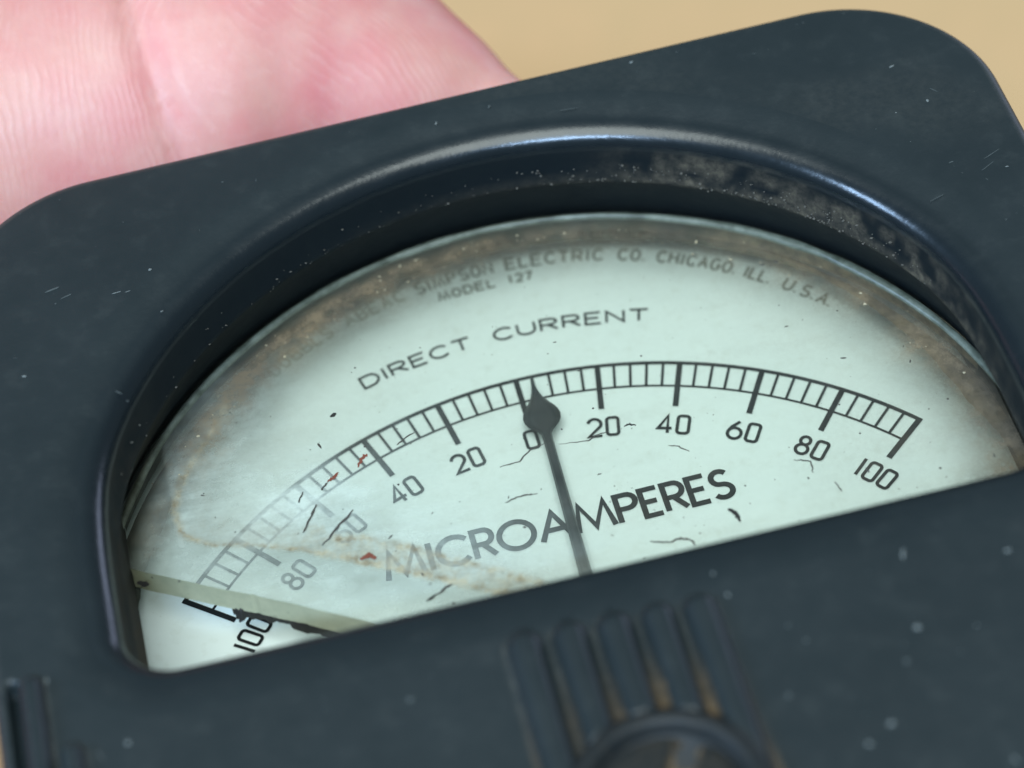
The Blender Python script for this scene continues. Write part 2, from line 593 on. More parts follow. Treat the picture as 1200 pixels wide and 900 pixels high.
slotted_disc()

# ------------------------------------------------------------------ dial plate
pl = offset_poly(0.130)[::6]
n = len(pl)
V = [(x, y, 0.0) for x, y in pl] + [(x, y, -0.025) for x, y in pl]
F = [tuple(range(n)), tuple(reversed(range(n, 2 * n)))] + [(i, n + i, n + (i + 1) % n, (i + 1) % n) for i in range(n)]
dial = mesh_obj('dial_plate', V, F, M_DIAL, meter, smooth=False)


class Ink:
    """flat ribbons of printed ink"""

    def __init__(self):
        self.V, self.F, self.k = [], [], 0

    def ribbon(self, pts, half, z=0.0022, closed=False):
        p = [np.asarray(q, float) for q in pts]
        p = np.array([q for i, q in enumerate(p) if i == 0 or np.linalg.norm(q - p[i - 1]) > 1e-6])
        if np.ndim(half) and len(half) != len(p):
            half = float(np.mean(half))
        z = z + 0.00022 * (self.k % 9)
        self.k += 1
        m = len(p)
        L, Rr = [], []
        h = np.broadcast_to(np.asarray(half, float), (m,))
        for i in range(m):
            if closed:
                a, b = p[i] - p[i - 1], p[(i + 1) % m] - p[i]
            else:
                a = p[i] - p[i - 1] if i else p[1] - p[0]
                b = p[i + 1] - p[i] if i < m - 1 else a
            a, b = a / np.linalg.norm(a), b / np.linalg.norm(b)
            na, nb = np.array((-a[1], a[0])), np.array((-b[1], b[0]))
            nn = na + nb
            ln = np.linalg.norm(nn)
            nn = na if ln < 1e-6 else nn / ln
            sc_ = min(1.0 / max(np.dot(nn, na), 0.35), 2.0)
            L.append(p[i] + nn * h[i] * sc_)
            Rr.append(p[i] - nn * h[i] * sc_)
        b0 = len(self.V)
        for l, r in zip(L, Rr):
            self.V += [(l[0], l[1], z), (r[0], r[1], z)]
        for i in range(m if closed else m - 1):
            c, d = b0 + 2 * i, b0 + 2 * ((i + 1) % m)
            self.F.append((c, c + 1, d + 1, d))

    def build(self, name, mat, parent):
        return mesh_obj(name, self.V, self.F, mat, parent, smooth=False)


def arc(cx, cy, rx, ry, a0, a1, n=14):
    return [(cx + rx * math.cos(math.radians(a)), cy + ry * math.sin(math.radians(a))) for a in np.linspace(a0, a1, n)]


def glyph(c, w):
    """strokes of a character in a box w wide and 1 high: list of (points, closed)"""
    h = w / 2
    if c == '0':
        r = 0.30 * w
        q = arc(w - r, 1 - r, r, r, 0, 90, 7) + arc(r, 1 - r, r, r, 90, 180, 7) + arc(r, r, r, r, 180, 270, 7) + arc(w - r, r, r, r, 270, 360, 7)
        return [(q, True)]
    if c == '1':
        return [([(h, 0), (h, 1)], False)]
    if c == '2':
        return [(arc(h, 0.70, h, 0.30, 165, -35, 14) + [(0.0, 0.0), (w, 0.0)], False)]
    if c == '4':
        return [([(0.70 * w, 0), (0.70 * w, 1), (0, 0.27), (w, 0.27)], False)]
    if c == '6':
        return [(arc(h, 0.31, h, 0.31, 0, 360, 20)[:-1], True), ([(0.03 * w, 0.40), (0.22 * w, 0.66), (0.72 * w, 1.0)], False)]
    if c == '7':
        return [([(0, 1), (w, 1), (0.35 * w, 0)], False)]
    if c == '8':
        return [(arc(h, 0.27, h, 0.27, 0, 360, 20)[:-1], True), (arc(h, 0.77, 0.8 * h, 0.23, 0, 360, 18)[:-1], True)]
    if c == 'A':
        return [([(0, 0), (h, 1), (w, 0)], False), ([(0.18 * w, 0.36), (0.82 * w, 0.36)], False)]
    if c == 'B':
        return [([(0, 0), (0, 1), (0.55 * w, 1)] + arc(0.6 * w, 0.76, 0.3 * w, 0.24, 90, -90, 8) + [(0, 0.52)], False),
                ([(0.55 * w, 0.52)] + arc(0.6 * w, 0.26, 0.4 * w, 0.26, 90, -90, 9) + [(0, 0)], False)]
    if c == 'C':
        return [(arc(0.56 * w, 0.5, 0.56 * w, 0.5, 42, 318, 22), False)]
    if c == 'D':
        return [([(0, 0), (0, 1), (0.42 * w, 1)] + arc(0.48 * w, 0.5, 0.52 * w, 0.5, 88, -88, 14) + [(0.42 * w, 0)], True)]
    if c == 'E':
        return [([(w, 1), (0, 1), (0, 0), (w, 0)], False), ([(0, 0.52), (0.86 * w, 0.52)], False)]
    if c == 'G':
        return [(arc(0.54 * w, 0.5, 0.54 * w, 0.5, 42, 330, 22) + [(w, 0.46), (0.6 * w, 0.46)], False)]
    if c == 'H':
        return [([(0, 0), (0, 1)], False), ([(w, 0), (w, 1)], False), ([(0, 0.52), (w, 0.52)], False)]
    if c == 'I':
        return [([(h, 0), (h, 1)], False)]
    if c == 'L':
        return [([(0, 1), (0, 0), (w, 0)], False)]
    if c == 'M':
        return [([(0, 0), (0.16 * w, 1), (h, 0.10), (0.84 * w, 1), (w, 0)], False)]
    if c == 'N':
        return [([(0, 0), (0, 1), (w, 0), (w, 1)], False)]
    if c == 'O':
        return [(arc(h, 0.5, h, 0.5, 0, 360, 30)[:-1], True)]
    if c == 'P':
        return [([(0, 0), (0, 1), (0.5 * w, 1)] + arc(0.55 * w, 0.74, 0.45 * w, 0.26, 90, -90, 10) + [(0, 0.48)], False)]
    if c == 'R':
        return [([(0, 0), (0, 1), (0.5 * w, 1)] + arc(0.55 * w, 0.74, 0.42 * w, 0.26, 90, -90, 10) + [(0, 0.48)], False), ([(0.42 * w, 0.48), (w, 0)], False)]
    if c == 'S':
        return [(arc(h, 0.75, 0.90 * h, 0.25, 35, 270, 14) + arc(h, 0.25, h, 0.25, 88, -150, 16), False)]
    if c == 'T':
        return [([(h, 0), (h, 1)], False), ([(0, 1), (w, 1)], False)]
    if c == 'U':
        return [([(0, 1), (0, 0.36)] + arc(h, 0.36, h, 0.36, 180, 360, 14) + [(w, 1)], False)]
    if c in '.,':
        return [([(0, 0.0), (0, 0.14)], False)]
    return []


def lay(text, widths, gap):
    """glyph, left edge, width, total"""
    x, out = 0.0, []
    for c in text:
        wd = widths.get(c, 0.7)
        if c != ' ':
            out.append((c, x, wd))
        x += wd + gap
    return out, x - gap


def arc_text(ink, text, cx, cy, r, a0, a1, height, half, widths, gap, each=None):
    """upright letters following an arc, from angle a0 to a1 measured clockwise from the top"""
    g, tot = lay(text, widths, gap)
    k = math.radians(a1 - a0) * (r + height * 0.5) / (tot * height)       # fit the length
    for c, x, wd in g:
        mid = math.radians(a0) + (x + wd / 2) / tot * math.radians(a1 - a0)
        ux, uy = np.array((math.cos(mid), -math.sin(mid))), np.array((math.sin(mid), math.cos(mid)))
        o = np.array((cx, cy)) + uy * r
        for pts_, closed in glyph(c, wd):
            q = [o + ux * ((px - wd / 2) * height * k) + uy * (py * height) for px, py in pts_]
            ink.ribbon(q, half, closed=closed)
        if each is not None:
            ink.build('letter', each, dial)
            ink.__init__()


# scale: arcs, 20 fine divisions on each side of zero with a long mark every fifth
STEP = math.radians(10.048 / 5)
A5 = 25 * STEP
for name, r, half, e in (('scale_arc', 0.9965, 0.0046, 0.0055), ('scale_arc', 0.9335, 0.0027, 0.0)):
    ink = Ink()
    an = np.linspace(-A5 - e, A5 + e, 120)
    ink.ribbon([(r * math.sin(a), r * math.cos(a)) for a in an], half, z=0.0014)
    ink.build(name, M_INK, dial)
for k in range(-25, 26):
    a = k * STEP
    major = k % 5 == 0
    r0 = 0.8775 if major else 0.9335
    ink = Ink()
    ink.k = (k + 25) % 5
    ink.ribbon([(r0 * math.sin(a), r0 * math.cos(a)), (0.998 * math.sin(a), 0.998 * math.cos(a))], 0.0060 if major else 0.0029, z=0.0026)
    ink.build('major_tick' if major else 'minor_tick', M_INK, dial)

NW = {'0': 0.52, '1': 0.12, '2': 0.60, '4': 0.62, '6': 0.62, '8': 0.56}
for k in range(-5, 6):
    s = str(abs(k) * 20)
    ink = Ink()
    g, tot = lay(s, NW, 0.24)
    hgt = 0.046
    mid = k * 10.048
    half_ang = math.degrees(tot * hgt / 0.829) / 2
    if k == 0:
        mid -= 0.35
    if k == -5:
        mid -= 1.1
    arc_text(ink, s, 0, 0, 0.829 - hgt / 2, mid - half_ang, mid + half_ang, hgt, 0.0035, NW, 0.26)
    ink.build('numeral', M_INK, dial)

DW = {'D': 1.15, 'I': 0.12, 'R': 1.05, 'E': 0.95, 'C': 1.15, 'T': 1.15, 'U': 1.1, 'N': 1.1}
for word, a0, a1 in (('DIRECT', -16.1, -3.5), ('CURRENT', -0.75, 16.1)):
    ink = Ink()
    arc_text(ink, word, 0, 0, 1.1165, a0, a1, 0.0315, 0.0028, DW, 0.40, M_INK)

# MICROAMPERES on a straight line
UW = {'M': 1.20, 'I': 0.12, 'C': 0.98, 'R': 0.62, 'O': 1.12, 'A': 0.98, 'P': 0.62, 'E': 0.54, 'S': 0.60}
g, tot = lay('MICROAMPERES', UW, 0.20)
X0, X1, YL, HT = -0.362, 0.353, 0.5645, 0.0675
sx = (X1 - X0) / (tot)
for c, x, wd in g:
    ink = Ink()
    for pts_, closed in glyph(c, wd):
        ink.ribbon([(X0 + (x + px) * sx, YL + py * HT) for px, py in pts_], 0.0060, closed=closed)
    ink.build('letter', M_INK, dial)

# maker's line, faded, following the edge of the window
TW = {'I': 0.15, 'L': 0.6, '.': 0.1, ',': 0.1, ' ': 0.3, 'M': 0.9}
for word, a0, a1 in (('SIMPSON', -9.5, 1.6), ('ELECTRIC', 3.6, 17.2), ('CO.', 19.5, 23.2), ('CHICAGO,', 25.0, 36.2), ('ILL.', 37.6, 41.3), ('U.S.A.', 43.4, 50.8),
                     ('ABEAC', -20.5, -11.5), ('DOBBLS', -33.5, -23.0)):
    ink = Ink()
    arc_text(ink, word, 0, 0.43, 0.884, a0, a1, 0.031, 0.0028, TW, 0.36, M_GHOST if a0 < -10 else M_FADED)
for word, a0, a1 in (('MODEL', -4.7, 0.9), ('127', 2.2, 4.6)):
    ink = Ink()
    arc_text(ink, word, 0, 0, 1.272, a0, a1, 0.0225, 0.0026, TW, 0.36, M_FADED)

# ------------------------------------------------------------------ pointer
prof = [(0.003, 0.958), (0.0045, 0.940), (0.008, 0.922), (0.014, 0.906), (0.0225, 0.892), (0.031, 0.880), (0.037, 0.868), (0.0395, 0.856), (0.038, 0.844),
        (0.0325, 0.832), (0.024, 0.823), (0.016, 0.815), (0.0112, 0.806), (0.0102, 0.79), (0.0105, 0.70), (0.0118, 0.55), (0.0135, 0.42), (0.0155, 0.15), (0.0165, -0.08)]
pa = math.radians(1.72)
px_, py_ = np.array((math.cos(pa), -math.sin(pa))), np.array((math.sin(pa), math.cos(pa)))
V, F = [], []
for hw, v in prof:
    cth = 0.0035 + 0.30 * hw if v < 0.81 else 0.0065
    for s, z in ((-1, 0.036), (-0.55, 0.036 + cth), (0, 0.036 + cth * 1.25), (0.55, 0.036 + cth), (1, 0.036), (0, 0.031)):
        q = px_ * (s * hw) + py_ * v
        V.append((q[0], q[1], z))
for q in range(len(prof) - 1):
    for k in range(6):
        k2 = (k + 1) % 6
        F.append((q * 6 + k, q * 6 + k2, (q + 1) * 6 + k2, (q + 1) * 6 + k))
F += [tuple(range(6))[::-1], tuple(range((len(prof) - 1) * 6, len(prof) * 6))]
mesh_obj('pointer', V, F, M_POINTER, meter)

# ------------------------------------------------------------------ glass
GB, GT = 0.085, 0.142
GC, GR = 0.381, 0.938


def crack_y(x):
    return 0.636 - 0.615 * (x + 0.84) + 0.0012 * np.sin(x * 19) + 0.004 * np.maximum(vnoise(x, x * 0 + 7.3, 60) - 0.72, 0) * 4 + 0.003 * (vnoise(x, x * 0 + 0.3, 26) - 0.5)


STAIN = [(-0.60, 0.99), (-0.657, 0.909), (-0.712, 0.835), (-0.744, 0.755), (-0.734, 0.690), (-0.690, 0.652), (-0.599, 0.622), (-0.512, 0.583), (-0.443, 0.540),
         (-0.367, 0.494), (-0.263, 0.430), (-0.189, 0.382), (-0.10, 0.325)]
STAIN2 = [(-0.46, 0.60), (-0.39, 0.575), (-0.31, 0.525), (-0.24, 0.475), (-0.17, 0.43), (-0.09, 0.37), (-0.02, 0.30)]


def glass_dirt(x, y):
    d = 0.932 - np.hypot(x, y - 0.385)
    ang = np.degrees(np.arctan2(x, y - 0.385))
    n1, n2, n3 = fbm(x, y, 9), fbm(x + 3, y, 24), fbm(x, y + 5, 60)
    A = np.interp(ang, [-92, -74, -62, -48, -34, -12, 2, 20, 34, 55, 72, 90], [0.0, 0.08, 0.27, 0.44, 0.68, 0.56, 0.34, 0.24, 0.18, 0.24, 0.44, 0.6])
    d0 = np.interp(ang, [-70, -45, -25, 0, 30, 60, 80], [0.070, 0.065, 0.055, 0.045, 0.045, 0.055, 0.05])
    wid = np.where(d > d0, 0.040 + 0.05 * (n1 - 0.42), 0.022)
    patch = 0.30 + 1.0 * smooth01(0.30, 0.68, n2)
    edge = A * np.exp(-((d - d0) / np.maximum(wid, 0.012)) ** 2) * patch
    edge = edge + (0.08 + 0.30 * A) * smooth01(0.19, 0.06, d + 0.05 * (n1 - 0.45)) * (1 - np.minimum(edge, 1)) * smooth01(-66, -44, ang) * smooth01(0.02, 0.05, d)
    edge = edge + 0.42 * np.exp(-((x - 0.80) ** 2 + (y - 0.30) ** 2) / 0.075 ** 2) * (0.5 + n1)
    ds = seg_dist(x, y, STAIN) + 0.010 * (n2 - 0.45)
    line = 0.62 * np.exp(-(np.maximum(ds, 0) / 0.0075) ** 2) * (0.25 + 1.3 * n3) * (1 - 0.6 * smooth01(0.80, 0.95, y))
    d2 = seg_dist(x, y, STAIN2) + 0.012 * (n2 - 0.45)
    line = np.maximum(line, 0.30 * np.exp(-(np.maximum(d2, 0) / 0.008) ** 2) * (0.2 + 1.4 * n3))
    # side of the stain towards the middle of the glass
    yst = np.interp(x, [p[0] for p in STAIN[4:]], [p[1] for p in STAIN[4:]], left=0.66, right=-1)
    above = smooth01(-0.004, 0.004, y - yst) * smooth01(-0.75, -0.735, x)
    y2 = np.interp(x, [p[0] for p in STAIN2], [p[1] for p in STAIN2], left=0.63, right=-1)
    band = above * smooth01(0.02, -0.01, y - y2) * smooth01(-0.60, -0.42, x)
    wash = above * 0.24 * np.exp(-(np.maximum(ds, 0) / 0.09) ** 2) * (0.3 + n2)
    smear = 0.05 * smooth01(0.45, 0.75, fbm(x * 0.4, y * 1.6, 11)) + 0.10 * smooth01(0.35, 0.85, x) * n1 + 0.03
    grime = np.clip(edge + wash + smear, 0, 1)
    stain = np.clip(1.25 * line + 0.40 * band * (0.2 + 1.3 * n3), 0, 1)
    s = (y - (0.636 - 0.615 * (x + 0.84))) * 0.85
    haze = 0.030 + 0.29 * np.exp(-(np.maximum(s, 0) / 0.34) ** 2) * smooth01(0.15, -0.25, x)
    haze += 0.50 * np.exp(-(((x + 0.50) / 0.10) ** 2 + ((y - 0.70) / 0.075) ** 2))
    haze *= 0.12 + 0.88 * np.maximum(smooth01(0.030, 0.075, d), smooth01(-38, -20, ang))
    haze += 0.20 * above * np.exp(-(np.maximum(ds, 0) / 0.12) ** 2) * (0.4 + n1)
    return np.clip(grime, 0, 1), np.clip(haze, 0, 0.9), stain


def build_glass():
    nx, ny = 520, 260
    xs = np.linspace(-0.848, 0.895, nx)
    V, gA, hA = [], [], []
    top = GC + np.sqrt(np.maximum(GR ** 2 - xs ** 2, 0))
    bot = np.maximum(crack_y(xs), 0.09)
    T = np.linspace(0, 1, ny)
    X = np.repeat(xs[:, None], ny, 1)
    Y = bot[:, None] + (top - bot)[:, None] * T[None, :]
    g, h, st = glass_dirt(X, Y)
    A = np.stack([X, Y, np.full_like(X, GT)], 2).reshape(-1, 3)
    # bottom sheet: only an outline strip grid
    B = np.stack([X[:, [0, -1]], Y[:, [0, -1]], np.full((nx, 2), GB)], 2).reshape(-1, 3)
    B[0::2, 1] -= 0.004
    b0 = len(A)
    i, j = np.meshgrid(np.arange(nx - 1), np.arange(ny - 1), indexing='ij')
    q = (i * ny + j).ravel()
    F = [np.stack([q, q + ny, q + ny + 1, q + 1], 1)]
    k = np.arange(nx - 1)
    F.append(np.stack([b0 + 2 * k, b0 + 2 * k + 1, b0 + 2 * k + 3, b0 + 2 * k + 2], 1))             # underside
    F.append(np.stack([k * ny, b0 + 2 * k, b0 + 2 * k + 2, (k + 1) * ny], 1))                        # broken edge
    F.append(np.stack([k * ny + ny - 1, (k + 1) * ny + ny - 1, b0 + 2 * k + 3, b0 + 2 * k + 1], 1))  # outer rim
    sl = np.concatenate([np.full(len(F[0]), 0), np.full(len(F[1]), 1), np.full(len(F[2]), 2), np.full(len(F[3]), 3)])
    V = np.concatenate([A, B])
    z = np.zeros(len(B))
    return mesh_obj('glass_pane', V, np.concatenate(F), M_GLASS, meter, smooth=False, slots=sl,
                    attrs={'grime': np.concatenate([g.ravel(), z]), 'haze': np.concatenate([h.ravel(), z]), 'stain': np.concatenate([st.ravel(), z]),
                           'brown': smooth01(24, 40, np.degrees(np.arctan2(V[:, 0], V[:, 1] - GC)))})


glass = build_glass()

# pale bead as the glass rim, caught light put into its colour; old dark cement under its edge
V, F = [], []
AN = np.radians(np.linspace(-96, 96, 240))
for a in AN:
    r0 = 0.925 + 0.003 * (vnoise(math.degrees(a) * 0.1, 0.0, 1.0) - 0.5)
    for k in range(7):
        b = 2 * math.pi * k / 7
        r = r0 + (0.0075 + 0.003 * float(smooth01(15, 45, math.degrees(a)))) * math.cos(b) * (0.75 + 0.5 * vnoise(math.degrees(a) * 0.25, 2.0, 1.0))
        V.append((r * math.sin(a), GC + 0.002 + r * math.cos(a), GT + 0.002 + 0.008 * math.sin(b)))
for q in range(len(AN) - 1):
    for k in range(7):
        k2 = (k + 1) % 7
        F.append((q * 7 + k, q * 7 + k2, q * 7 + 7 + k2, q * 7 + 7 + k))
M_BEAD = NT('painted_rim_glint')
_v = M_BEAD.obj()
M_BEAD.link(M_BEAD.mix(M_BEAD.ramp(M_BEAD.noise(_v, 18, 5, 0.7), 0.35, 0.65), (0.19, 0.21, 0.165), (0.06, 0.07, 0.05)), M_BEAD.bsdf.inputs['Base Color'])
M_BEAD.bsdf.inputs['Roughness'].default_value = 0.35
mesh_obj('glass_rim_glint', V, F, M_BEAD.m, meter)

V, F, br = [], [], []
AN = np.linspace(-100, 100, 900)
for q, a in enumerate(AN):
    ra = math.radians(a)
    inner = float(np.interp(a, [-100, -70, -62, -54, -41, -34, -28, -19, 0, 10, 31, 40, 52, 65, 76, 85, 100],
                            [0.065, 0.058, 0.066, 0.054, 0.046, 0.018, 0.004, -0.006, -0.010, -0.010, -0.010, -0.004, 0.020, 0.040, 0.056, 0.040, 0.03]))
    inner += 0.008 * (fbm(a * 0.02, 0.3, 9.0) - 0.45) + 0.006 * (fbm(a * 0.02, 1.3, 40.0) - 0.45)
    for k, t in enumerate((0.0, 0.4, 0.75, 1.0)):
        r = 0.945 - t * (inner + 0.010)
        V.append((r * math.sin(ra), GC + r * math.cos(ra), GB - 0.004 - (0.03 if k == 0 else 0.004 * t)))
        br.append(float(smooth01(28, 42, a)))
    if q:
        for k in range(3):
            c = (q - 1) * 4 + k
            F.append((c, c + 1, c + 5, c + 4))
mesh_obj('cement_ring', V, F, M_CEM, meter, attrs={'brown': br})

# fibres, cracks and flecks lying on the glass
HAIRS = [(M_HAIR, 0.0024, [(-0.097, 0.664), (-0.057, 0.667), (-0.028, 0.688), (0.002, 0.696)]),
         (M_HAIR, 0.0020, [(0.029, 0.685), (0.088, 0.676), (0.108, 0.685), (0.13, 0.687)]),
         (M_HAIR, 0.0026, [(-0.107, 0.574), (-0.075, 0.581), (-0.041, 0.577)]),
         (M_HAIR, 0.0036, [(-0.473, 0.58), (-0.438, 0.612), (-0.398, 0.648)]),
         (M_HAIR, 0.0032, [(-0.504, 0.622), (-0.48, 0.659), (-0.466, 0.683)]),
         (M_DARK, 0.0062, [(0.302, 0.427), (0.314, 0.414), (0.317, 0.391)]),
         (M_HAIR, 0.0034, [(0.139, 0.398), (0.174, 0.383), (0.195, 0.387), (0.212, 0.38), (0.219, 0.362)]),
         (M_RUST, 0.0046, [(-0.368, 0.749), (-0.358, 0.766), (-0.345, 0.778)]),
         (M_RUST, 0.0040, [(-0.434, 0.731), (-0.422, 0.739), (-0.408, 0.748)]),
         (M_HAIR, 0.0026, [(-0.45, 0.718), (-0.434, 0.731)]),
         (M_HAIR, 0.0026, [(-0.282, 0.783), (-0.268, 0.792), (-0.241, 0.804)]),
         (M_DARK, 0.0046, [(-0.305, 0.389), (-0.283, 0.399)]),
         (M_HAIR, 0.0040, [(-0.283, 0.399), (-0.249, 0.414)]),
         (M_HAIR, 0.0026, [(0.459, 0.505), (0.489, 0.491), (0.485, 0.463)]),
         (M_HAIR, 0.0022, [(0.235, 0.615), (0.254, 0.606), (0.271, 0.587)]),
         (M_HAIR, 0.0022, [(0.518, 0.43), (0.524, 0.402)]),
         (M_DARK, 0.0030, [(0.164, 0.688), (0.175, 0.691), (0.187, 0.683)]),
         (M_RUST, 0.0085, [(-0.408, 0.524), (-0.391, 0.529), (-0.377, 0.518)]),
         (M_DARK, 0.0058, [(-0.398, 0.897), (-0.384, 0.902)]),
         (M_DARK, 0.0080, [(-0.838, 0.601), (-0.826, 0.594), (-0.816, 0.588)]),
         (M_HAIR, 0.0024, [(-0.486, 0.723), (-0.499, 0.698)])]
for k, (mat, half, pts_) in enumerate(HAIRS):
    ink = Ink()
    # densify and wobble, taper the ends
    q = []
    P = np.array(pts_)
    for a, b in zip(P[:-1], P[1:]):
        for t in np.linspace(0, 1, 6)[:-1]:
            q.append(a + (b - a) * t)
    q.append(P[-1])
    q = np.array(q)
    q[1:-1] += (rng.random((len(q) - 2, 2)) - 0.5) * half * (1.1 if half < 0.005 else 0.35)
    tp = np.sin(np.linspace(0.18, math.pi - 0.18, len(q))) ** 0.5 * (0.75 + 0.5 * rng.random(len(q)))
    ink.k = k % 9
    z0 = GT + 0.0015 if pts_[0] != (-0.838, 0.601) else GT + 0.0015
    ink.ribbon(q, half * 0.72 * tp, z=z0)
    o = ink.build('hair_crack' if mat is M_HAIR else 'dirt_fleck', mat, glass)

# black residue where the missing corner of the glass broke away
V, F = [], []
RES = [(-0.672, 0.492), (-0.655, 0.486), (-0.640, 0.475), (-0.610, 0.462), (-0.575, 0.438), (-0.545, 0.419), (-0.51, 0.395), (-0.475, 0.371), (-0.44, 0.346), (-0.40, 0.318)]
P = []
for a, b in zip(RES[:-1], RES[1:]):
    for t in np.linspace(0, 1, 7)[:-1]:
        P.append((a[0] + (b[0] - a[0]) * t, a[1] + (b[1] - a[1]) * t))
for q, (x, y) in enumerate(P):
    wd = (0.0015 + 0.016 * max(0.0, vnoise(q * 0.55, 0.2, 1.0) - 0.18) + 0.012 * math.exp(-((q - 5) / 2.5) ** 2)) * min(1, 0.4 + q / 5)
    yc = y + 0.040
    z0 = 0.072
    for sx_, zz in ((-1, -0.009), (-0.6, 0.012), (0, 0.018 + 0.01 * vnoise(q * 0.5, 4.1, 1.0)), (0.6, 0.012), (1, -0.009)):
        V.append((x + 0.52 * sx_ * wd + 0.004 * (vnoise(q * 0.7, sx_ + 9, 1.0) - 0.5), yc + 0.85 * sx_ * wd + 0.006 * (vnoise(q * 0.9, sx_ + 3, 1.0) - 0.5), z0 + zz))
for q in range(len(P) - 1):
    for k in range(4):
        c = q * 5 + k
        F.append((c, c + 5, c + 6, c + 1))
mesh_obj('cement_residue', V, F, M_DARK, glass)


def specks(name, items, mat, parent, zfun):
    """small flat irregular flakes: (x, y, half length, half width, angle)"""
    V, F = [], []
    for x, y, l, wd, a in items:
        n = 7
        b = len(V)
        z = zfun(x, y)
        for k in range(n):
            t = 2 * math.pi * k / n
            r = 0.7 + 0.5 * random.random()
            u, v = 0.62 * l * r * math.cos(t), 0.62 * wd * r * math.sin(t)
            V.append((x + u * math.cos(a) - v * math.sin(a), y + u * math.sin(a) + v * math.cos(a), z))
        V.append((x, y, z + 0.35 * min(l, wd)))
        for k in range(n):
            F.append((b + k, b + (k + 1) % n, b + n))
    o = mesh_obj(name, V, F, mat, parent, smooth=False)
    o['kind'] = 'stuff'
    return o


def in_window(x, y, o=0.0):
    return (y > YB - o) and (abs(x) < WR + o) and (y < WC[1] or math.hypot(x, y - WC[1]) < WR + o)


def face_z(x, y):
    h, _, _ = face_height(np.array([x]), np.array([y]))
    return ZF + float(h[0]) + 0.0006


rad = math.radians
named = [(-0.677, 1.139, .0072, .006, 0), (-0.752, 1.098, .020, .0022, .1), (-0.728, 1.094, .010, .0016, .2), (-0.955, 0.935, .010, .0045, -.3), (-0.67, 1.019, .006, .003, .5),
         (0.896, 1.216, .012, .0042, .25), (0.931, 1.096, .0045, .007, 0), (0.86, 1.083, .003, .003, 0), (0.513, 0.027, .0045, .020, -.35), (0.486, -0.127, .009, .010, 0),
         (0.382, -0.298, .011, .008, .4), (0.333, -0.325, .009, .009, 0), (0.196, 0.034, .006, .008, 0), (0.184, 0.086, .004, .006, 0), (0.687, -0.019, .010, .007, 0),
         (-0.992, 0.212, .004, .010, 0), (-0.87, 0.041, .008, .007, 0), (0.582, -0.153, .004, .004, 0), (0.551, -0.422, .006, .014, .3), (-0.041, 1.361, .004, .009, -.5),
         (0.391, 1.407, .008, .005, .6), (1.016, 0.867, .006, .003, 0)]
specks('dust_flecks', named, M_DUST, cover, face_z)
faint = [(0.297, -0.098, .008, .007, 0), (0.236, -0.196, .009, .008, 0), (0.277, -0.059, .006, .005, 0), (0.446, -0.188, .008, .009, 0), (0.453, -0.154, .005, .004, 0),
         (-0.385, -0.015, .012, .010, 0), (0.075, 1.374, .009, .004, 1.2), (0.232, 1.312, .03, .0015, -.1), (-0.78, 0.835, .016, .002, -.8), (-0.767, 0.809, .004, .004, 0),
         (0.917, 0.914, .010, .003, .3), (-0.877, 1.147, .03, .004, .2), (-0.85, 1.12, .022, .003, .3), (0.86, 0.83, .03, .002, .3), (1.0, 0.91, .04, .0018, .4), (0.98, 0.88, .03, .0018, .5)]
while len(faint) < 150:
    x, y = random.uniform(-1.05, 1.05), random.uniform(-0.5, 1.41)
    if in_window(x, y, 0.10):
        continue
    l = 0.0016 + 0.0035 * random.random() ** 3
    faint.append((x, y, l * (1 + 3 * (random.random() < 0.2)), l * (0.5 + 0.5 * random.random()), random.uniform(0, 3.1)))
specks('faint_flecks', faint, M_FAINT, cover, face_z)
# grit on the glass
grit = []
while len(grit) < 230:
    x, y = random.uniform(-0.85, 0.85), random.uniform(0.2, 1.25)
    if not in_window(x, y, 0.0) or y < float(crack_y(np.array(x))) + 0.02:
        continue
    l = 0.0014 + 0.0034 * random.random() ** 4
    grit.append((x, y, l * (1 + 2 * (random.random() < 0.3)), l, random.uniform(0, 3.1)))
grit += [(-0.085, 0.505, .006, .005, 0), (0.09, 0.515, .003, .003, 0)]
specks('grit', grit, M_HAIR, glass, lambda x, y: GT + 0.0008)
# pale crumbs caught in the angle of the glass and on the lip
crumb = []
for k in range(60):
    a = rad(random.uniform(-60, 75))
    r = 0.932 - random.uniform(0.03, 0.10)
    l = 0.0022 + 0.0045 * random.random() ** 2
    crumb.append((r * math.sin(a), GC + r * math.cos(a), l, l * 0.8, random.uniform(0, 3)))
specks('crumbs', crumb, plain('tan_crumb', (0.42, 0.36, 0.24), 0.9), glass, lambda x, y: GT + 0.001)


def lip_crumbs():
    V, F = [], []
    for k in range(300):
        a = random.gauss(42, 20) if random.random() < 0.75 else random.uniform(-75, 20)
        if not -80 < a < 88:
            continue
        z = random.uniform(0.292, 0.345) if random.random() < 0.6 else random.gauss(0.298, 0.003)
        s = 0.0010 + 0.0024 * random.random() ** 2
        c = np.array(((WR - 0.001) * math.sin(rad(a)), WC[1] + (WR - 0.001) * math.cos(rad(a)), z))
        b = len(V)
        for q in ((1, 0, 0), (-1, 0, 0), (0, 1, 0), (0, -1, 0), (0, 0, 1), (0, 0, -1)):
            V.append(tuple(c + np.array(q) * s * random.uniform(0.6, 1.4)))
        for f in ((0, 2, 4), (2, 1, 4), (1, 3, 4), (3, 0, 4), (2, 0, 5), (1, 2, 5), (3, 1, 5), (0, 3, 5)):
            F.append(tuple(b + i for i in f))
    o = mesh_obj('lip_crumbs', V, F, plain('grey_crumb', (0.085, 0.08, 0.068), 0.9), cover, smooth=False)
    o['kind'] = 'stuff'


lip_crumbs()

